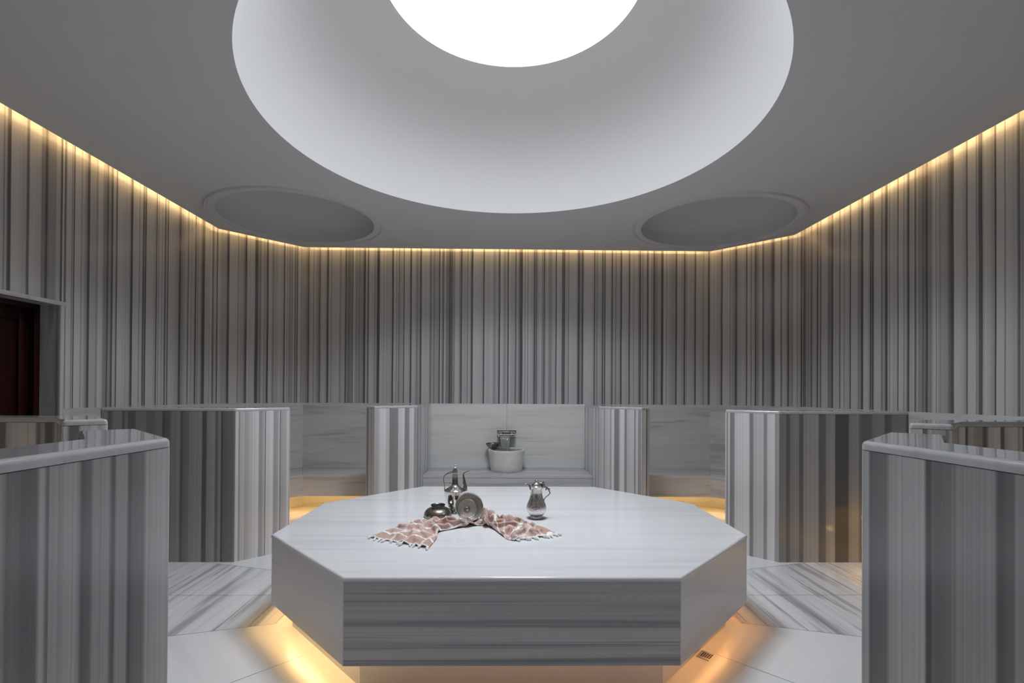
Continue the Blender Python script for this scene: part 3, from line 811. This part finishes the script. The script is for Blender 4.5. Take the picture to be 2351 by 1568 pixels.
for x, y, r in [(1040, 420, .005), (1000, 480, .0045), (1088, 455, .0055), (1104, 560, .0045), (1012, 455, .006)]:
    bmesh.ops.create_icosphere(bm, subdivisions=2, radius=r, matrix=Matrix.Translation(jx(x, y)))
obj('handle', bm, M['dark_silver'], pi_, smooth=60)
bm = bmesh.new()
add_tube(bm, [jx(850, 318), jx(895, 330), jx(935, 365), jx(965, 385)], [.004, .007, .012, .010], 9)
add_tube(bm, [jx(925, 370), jx(930, 320), jx(950, 285), jx(962, 272)], [.008, .006, .0045, .003], 8)
add_tube(bm, [jx(935, 345), jx(915, 335), jx(895, 350)], [.005, .005, .004], 8)
obj('thumb_rest', bm, M['dark_silver'], pi_, smooth=60)

# upturned bowl
ub = empty('upturned_bowl', (-.498, 3.435, PT)); tag(ub, 'tarnished metal bowl turned upside down beside the towel', 'bowl')
bm = bmesh.new()
out = smooth_prof([(.094, .0), (.0965, .012), (.092, .030), (.078, .049), (.058, .0605), (.047, .064)], 5)
add_lathe(bm, [(.090, .001)]+out+[(.0465, .066), (.0, .066)], 64)
obj('bowl', bm, M['pewter'], ub, smooth=45)
bm = bmesh.new(); add_lathe(bm, [(.047, .063), (.0445, .068), (.0455, .074), (.051, .080), (.0495, .082), (.046, .081), (.0415, .074), (.041, .066)], 56); obj('foot_ring', bm, M['pewter_dark'], ub, smooth=50)

# leaning engraved bowl
lb = empty('leaning_bowl', (0, 0, 0)); tag(lb, 'open engraved silver bowl with a centre boss, leaning on the pink towel', 'bowl')
nrm = Vector((.30, -.86, .42)).normalized(); xa = Vector((0, 0, 1)).cross(nrm).normalized()*1.0; ya = nrm.cross(xa)
R3 = Matrix((xa, ya, nrm)).transposed()
ctr = Vector((-.272, 3.295, .6495))
DPT = .070
lb.matrix_world = Matrix.Translation(ctr) @ R3.to_4x4()
bm = bmesh.new()
add_lathe(bm, [(0, -DPT-.002)]+smooth_prof([(.050, -DPT-.002), (.068, -DPT+.006), (.080, -.048), (.088, -.024), (.0915, -.004)], 4)+[(.0890, -.003)]+smooth_prof([(.0890, -.004), (.085, -.023), (.0775, -.046), (.069, -.061), (.064, -.0655)], 4), 72)
obj('bowl', bm, M['bowl_silver'], lb, smooth=50)
bm = bmesh.new(); add_lathe(bm, smooth_prof([(.0655, -.0665), (.064, -.0635), (.061, -.0645), (.058, -.0665), (.045, -.0668), (.030, -.0666), (.022, -.0668)], 3), 90)
for v in bm.verts:                                            # raised petals round the boss
    r = v.co.xy.length
    if .022 < r < .058: v.co.z += .0022*abs(math.sin(4*math.atan2(v.co.y, v.co.x)))*math.sin((r-.022)/.036*PI)
obj('engraved_floor', bm, M['engraved'], lb, smooth=60)
bm = bmesh.new(); add_lathe(bm, smooth_prof([(.0225, -.0675), (.0215, -.060), (.0195, -.0585), (.0175, -.0605), (.0145, -.055), (.008, -.0515), (0, -.0505)], 3), 48); obj('boss', bm, M['silver'], lb, smooth=60)
bm = bmesh.new(); add_lathe(bm, [(.0885, -.004), (.092, -.005), (.0945, -.002), (.0945, .001), (.0915, .003), (.0888, .001)], 72); obj('rim', bm, M['silver'], lb, smooth=60)

# ---- towel
rng = np.random.default_rng(5)
NE = [(-.453, 2.727), (-.434, 2.907), (-.438, 3.035), (-.361, 3.104), (-.27, 3.165), (-.188, 3.186), (-.123, 3.135), (-.061, 2.981), (-.023, 2.892), (.015, 2.866)]
FE = [(-.833, 2.932), (-.765, 3.06), (-.70, 3.16), (-.612, 3.24), (-.49, 3.29), (-.358, 3.335), (-.20, 3.37), (-.07, 3.36), (.105, 3.255), (.287, 2.992)]
ns, nt_ = 300, 130
# crests of the folds: line on the slab top, height, half width
FOLDS = [
    ([(-0.799, 2.939), (-0.739, 3.022), (-0.721, 3.081)], 0.013, 0.025),
    ([(-0.719, 3.049), (-0.677, 2.963), (-0.635, 2.874)], 0.019, 0.022),
    ([(-0.711, 3.15), (-0.659, 3.109), (-0.627, 3.151), (-0.606, 3.172)], 0.030, 0.026),
    ([(-0.616, 3.139), (-0.572, 2.953), (-0.539, 2.855), (-0.508, 2.788)], 0.022, 0.024),
    ([(-0.606, 2.804), (-0.586, 2.864), (-0.562, 2.899)], 0.022, 0.020),
    ([(-0.597, 3.171), (-0.549, 3.049), (-0.479, 2.882)], 0.022, 0.020),
    ([(-0.473, 2.693), (-0.467, 2.82), (-0.437, 2.871)], 0.015, 0.020),
    ([(-0.601, 3.194), (-0.584, 3.272), (-0.542, 3.227)], 0.030, 0.022),
    ([(-0.522, 3.188), (-0.488, 3.279), (-0.472, 3.29)], 0.040, 0.022),
    ([(-0.462, 3.232), (-0.406, 3.267), (-0.361, 3.244)], 0.043, 0.020),
    ([(-0.508, 3.187), (-0.474, 3.102), (-0.439, 3.002), (-0.429, 2.864)], 0.032, 0.016),
    ([(-0.466, 3.082), (-0.415, 3.102), (-0.38, 3.134)], 0.032, 0.018),
    ([(-0.432, 3.025), (-0.369, 3.054), (-0.335, 3.115), (-0.296, 3.179)], 0.026, 0.015),
    ([(-0.392, 3.137), (-0.347, 3.181), (-0.315, 3.203)], 0.042, 0.017),
    ([(-0.346, 3.235), (-0.29, 3.19), (-0.241, 3.155), (-0.194, 3.10)], 0.062, 0.019),
    ([(-0.307, 3.107), (-0.226, 3.118), (-0.167, 3.15)], 0.020, 0.016),
    ([(-0.171, 3.239), (-0.147, 3.288)], 0.090, 0.026),
    ([(-0.154, 3.305), (-0.129, 3.343), (-0.097, 3.223)], 0.060, 0.020),
    ([(-0.17, 3.287), (-0.152, 3.108)], 0.050, 0.014),
    ([(-0.122, 3.336), (-0.07, 3.373), (-0.029, 3.312), (0.01, 3.219)], 0.050, 0.023),
    ([(-0.124, 3.181), (-0.077, 3.215), (-0.035, 3.271)], 0.034, 0.016),
    ([(-0.158, 3.128), (-0.118, 3.138), (-0.063, 3.149), (0.007, 3.171), (0.076, 3.161)], 0.034, 0.017),
    ([(0.008, 3.236), (0.065, 3.271), (0.116, 3.248)], 0.040, 0.022),
    ([(-0.123, 3.15), (-0.088, 3.029), (-0.064, 2.954)], 0.020, 0.014),
    ([(-0.061, 2.936), (-0.022, 3.042), (0.0, 3.102), (0.016, 2.927), (0.029, 2.856)], 0.030, 0.017),
    ([(0.034, 2.95), (0.085, 3.057), (0.131, 3.151), (0.162, 3.172)], 0.034, 0.019),
    ([(0.048, 2.965), (0.094, 3.081), (0.135, 2.984), (0.161, 2.947)], 0.017, 0.016),
    ([(0.12, 3.101), (0.136, 3.002), (0.178, 3.041), (0.207, 3.032)], 0.025, 0.018),
    ([(0.125, 3.151), (0.184, 3.131), (0.242, 3.041)], 0.020, 0.020),
]
def spl(P, n):
    Q = np.array(smooth_prof(P, 24))
    q = np.linspace(0, len(Q)-1, n); i = np.minimum(q.astype(int), len(Q)-2); f = (q-i)[:, None]
    return Q[i]*(1-f)+Q[i+1]*f
A, B = spl(NE, ns), spl(FE, ns)
s = np.linspace(0, 1, ns)[:, None]; t = np.linspace(0, 1, nt_)[None, :]
def sn(a, b, n=4, seed=0):
    r = np.random.default_rng(seed); o = 0
    for _ in range(n): o = o+np.sin(a*r.uniform(2, 7)+b*r.uniform(-4, 4)+r.uniform(0, 6.3))/n
    return o
Pxy = A[:, None, :]*(1-t[..., None])+B[:, None, :]*t[..., None]
X, Y = Pxy[..., 0].copy(), Pxy[..., 1].copy()
edge_t = np.clip(np.minimum(t, 1-t)/.07, 0, 1); edge_s = np.clip(np.minimum(s, 1-s)/.03, 0, 1)
drift_amount = .006
XX = X+drift_amount*sn(Y*9, X*7, 4, 21); YY = Y+drift_amount*2*sn(X*9, Y*6, 4, 22)
H = np.zeros_like(X); LX = np.zeros_like(X); LY = np.zeros_like(X)
for P, hh, ww in FOLDS:
    Q = np.array(smooth_prof(P, 6)); best = np.full(X.shape, 9.); tt = np.zeros_like(X); sd = np.zeros_like(X)
    for k in range(len(Q)-1):
        p, q = Q[k], Q[k+1]; d = q-p; L2 = max(d@d, 1e-9)
        u = np.clip(((XX-p[0])*d[0]+(YY-p[1])*d[1])/L2, 0, 1)
        ex, ey = XX-p[0]-u*d[0], YY-p[1]-u*d[1]; dist = np.hypot(ex, ey*.72)
        m_ = dist < best
        best = np.where(m_, dist, best); tt = np.where(m_, (k+u)/(len(Q)-1), tt)
        sd = np.where(m_, np.sign(d[0]*ey-d[1]*ex), sd)
    fall = np.where(sd > 0, 1.25, .85)                       # one flank steeper than the other
    prof = np.clip(1-best/(ww*1.75*fall), 0, 1)
    prof = 1.28*prof**1.15*(1-.22*prof**5)
    end = np.clip(np.minimum(tt, 1-tt)/.22, 0, 1)*.55+.45
    H = np.maximum(H, hh*np.minimum(prof, 1)*end)+.25*np.minimum(H, hh*np.minimum(prof, 1)*end)
H = H+.0036*(sn(X*34, Y*22, 5, 31)+.7)*edge_t+.0006*np.sin(2*PI*(t*8+s*6+.8*sn(s*7, t*4, 3, 12)))*edge_t
for _ in range(1):
    H[1:-1, 1:-1] = .5*H[1:-1, 1:-1]+.125*(H[:-2, 1:-1]+H[2:, 1:-1]+H[1:-1, :-2]+H[1:-1, 2:])
H = np.maximum(H, .0005)*(.35+.65*edge_t)*(.75+.25*edge_s)+.006*np.maximum(0, sn(t*9, s*0, 3, 51))*(1-edge_s)*edge_t
gy, gx = np.gradient(H, axis=1), np.gradient(H, axis=0)
Z = PT+.0025+H
# the cloth leans towards the viewer where the folds are high, so that crests overhang a little
Y -= np.clip(H-.010, 0, .04)*.85*edge_t
X += .45*np.clip(H-.012, 0, .03)*sn(X*12, Y*9, 3, 41)*edge_t
ci = np.array(ctr); nn_ = np.array(nrm)
for _ in range(60):                                          # stay outside the leaning bowl
    dx, dy, dz = X-ci[0], Y-ci[1], Z-ci[2]
    ax = dx*nn_[0]+dy*nn_[1]+dz*nn_[2]; rr_ = np.sqrt(np.maximum(dx*dx+dy*dy+dz*dz-ax*ax, 0))
    lim = np.where(ax < 0, .100+ax*.26, .100)
    inside = (ax > -.086) & (ax < .013) & (rr_ < lim+.006)
    Z = np.where(inside, np.maximum(Z-.003, PT+.0015), Z)
dl = np.sqrt(np.diff(X, axis=1)**2+np.diff(Y, axis=1)**2+np.diff(Z, axis=1)**2)
VV = np.concatenate([np.zeros((ns, 1)), np.cumsum(dl, axis=1)], axis=1); VV -= VV.mean(axis=1, keepdims=True)
dl = np.sqrt(np.diff(X, axis=0)**2+np.diff(Y, axis=0)**2+np.diff(Z, axis=0)**2)
UU = np.concatenate([np.zeros((1, nt_)), np.cumsum(dl, axis=0)], axis=0); UU -= UU[ns//2:ns//2+1]
UU = .25*UU+.75*UU.mean(axis=1, keepdims=True)
tw = empty('cotton_towel', (0, 0, 0)); tag(tw, 'crumpled dusty pink towel with white stripes and knotted fringe', 'towel')
bm = bmesh.new(); uvl = bm.loops.layers.uv.new('UVMap')
V = [[bm.verts.new((X[i, j], Y[i, j], Z[i, j])) for j in range(nt_)] for i in range(ns)]
for i in range(ns-1):
    for j in range(nt_-1):
        f = bm.faces.new((V[i][j], V[i+1][j], V[i+1][j+1], V[i][j+1]))
        for l, (a, b) in zip(f.loops, ((i, j), (i+1, j), (i+1, j+1), (i, j+1))):
            l[uvl].uv = (UU[a, b]+3., VV[a, b]+2.)
cl = obj('cloth', bm, M['towel'], tw, smooth=180, recalc=False)
md = cl.modifiers.new('thickness', 'SOLIDIFY'); md.thickness = .0014; md.offset = 1
# hems and knotted tassels
for end, (i, sgn) in enumerate(((0, -1), (ns-1, 1))):
    bm = bmesh.new()
    add_tube(bm, [(X[i, j], Y[i, j], Z[i, j]+.002) for j in range(0, nt_, 2)], .0042, 8, smooth=0)
    obj('hem', bm, M['cotton'], tw, smooth=180)
    i2 = i-sgn*6
    nT = 11
    for q in range(nT):
        j = int(round((q+.35)/(nT-.3)*(nt_-1)))
        p = np.array([X[i, j], Y[i, j]]); d = p-np.array([X[i2, j], Y[i2, j]]); d /= np.linalg.norm(d)
        a = rng.uniform(-.5, .5); d = np.array([d[0]*math.cos(a)-d[1]*math.sin(a), d[0]*math.sin(a)+d[1]*math.cos(a)])
        L = rng.uniform(.026, .042); r = rng.uniform(.0075, .0105)
        z0 = Z[i, j]; zb = PT+r+.0005
        bm = bmesh.new()
        pts = [(p[0], p[1], z0+.002), (p[0]+d[0]*L*.35, p[1]+d[1]*L*.35, max(zb, z0*.5+zb*.5)), (p[0]+d[0]*L*.62, p[1]+d[1]*L*.62, zb), (p[0]+d[0]*L*.85, p[1]+d[1]*L*.85, zb), (p[0]+d[0]*L, p[1]+d[1]*L, zb-.001), (p[0]+d[0]*L*1.25, p[1]+d[1]*L*1.25, PT+.003)]
        add_tube(bm, pts, [.0028, .0038, r*.85, r, r*.6, .0018], 10, smooth=4)
        obj('tassel', bm, M['cotton'], tw, smooth=180)

# ================================================================== camera
f_px, yaw, pit, rol, ppy = 1139.93, .0154, .0064, .0057, 896.05
right = Vector((math.cos(yaw), -math.sin(yaw), 0)); fwd = Vector((math.sin(yaw), math.cos(yaw), 0)); up = Vector((0, 0, 1))
f2 = fwd*math.cos(pit)+up*math.sin(pit); u2 = -fwd*math.sin(pit)+up*math.cos(pit)
R_ = right*math.cos(rol)+u2*math.sin(rol); U_ = u2*math.cos(rol)-right*math.sin(rol)
cam = bpy.data.cameras.new('camera'); co = bpy.data.objects.new('camera', cam); COL.objects.link(co)
co.matrix_world = Matrix.Translation((-.0455, 0, 1.40)) @ Matrix((R_, U_, -f2)).transposed().to_4x4()
cam.sensor_width = 36; cam.sensor_fit = 'HORIZONTAL'; cam.lens = f_px/2351*36
cam.shift_y = (ppy-784)/2351; cam.clip_start = .02
scene.camera = co

# ================================================================== world and colour
w = bpy.data.worlds.new('world'); scene.world = w; w.use_nodes = True
w.node_tree.nodes['Background'].inputs[0].default_value = (.02, .02, .022, 1); w.node_tree.nodes['Background'].inputs[1].default_value = .2
vs = scene.view_settings
vs.view_transform = 'Standard'; vs.look = 'None'; vs.gamma = 1; vs.exposure = 0.0; vs.use_curve_mapping = False
cy = scene.cycles
cy.use_denoising = True
cy.max_bounces = 10; cy.diffuse_bounces = 6; cy.glossy_bounces = 4; cy.transmission_bounces = 8
cy.caustics_reflective = False; cy.caustics_refractive = False
cy.sample_clamp_indirect = 6.0
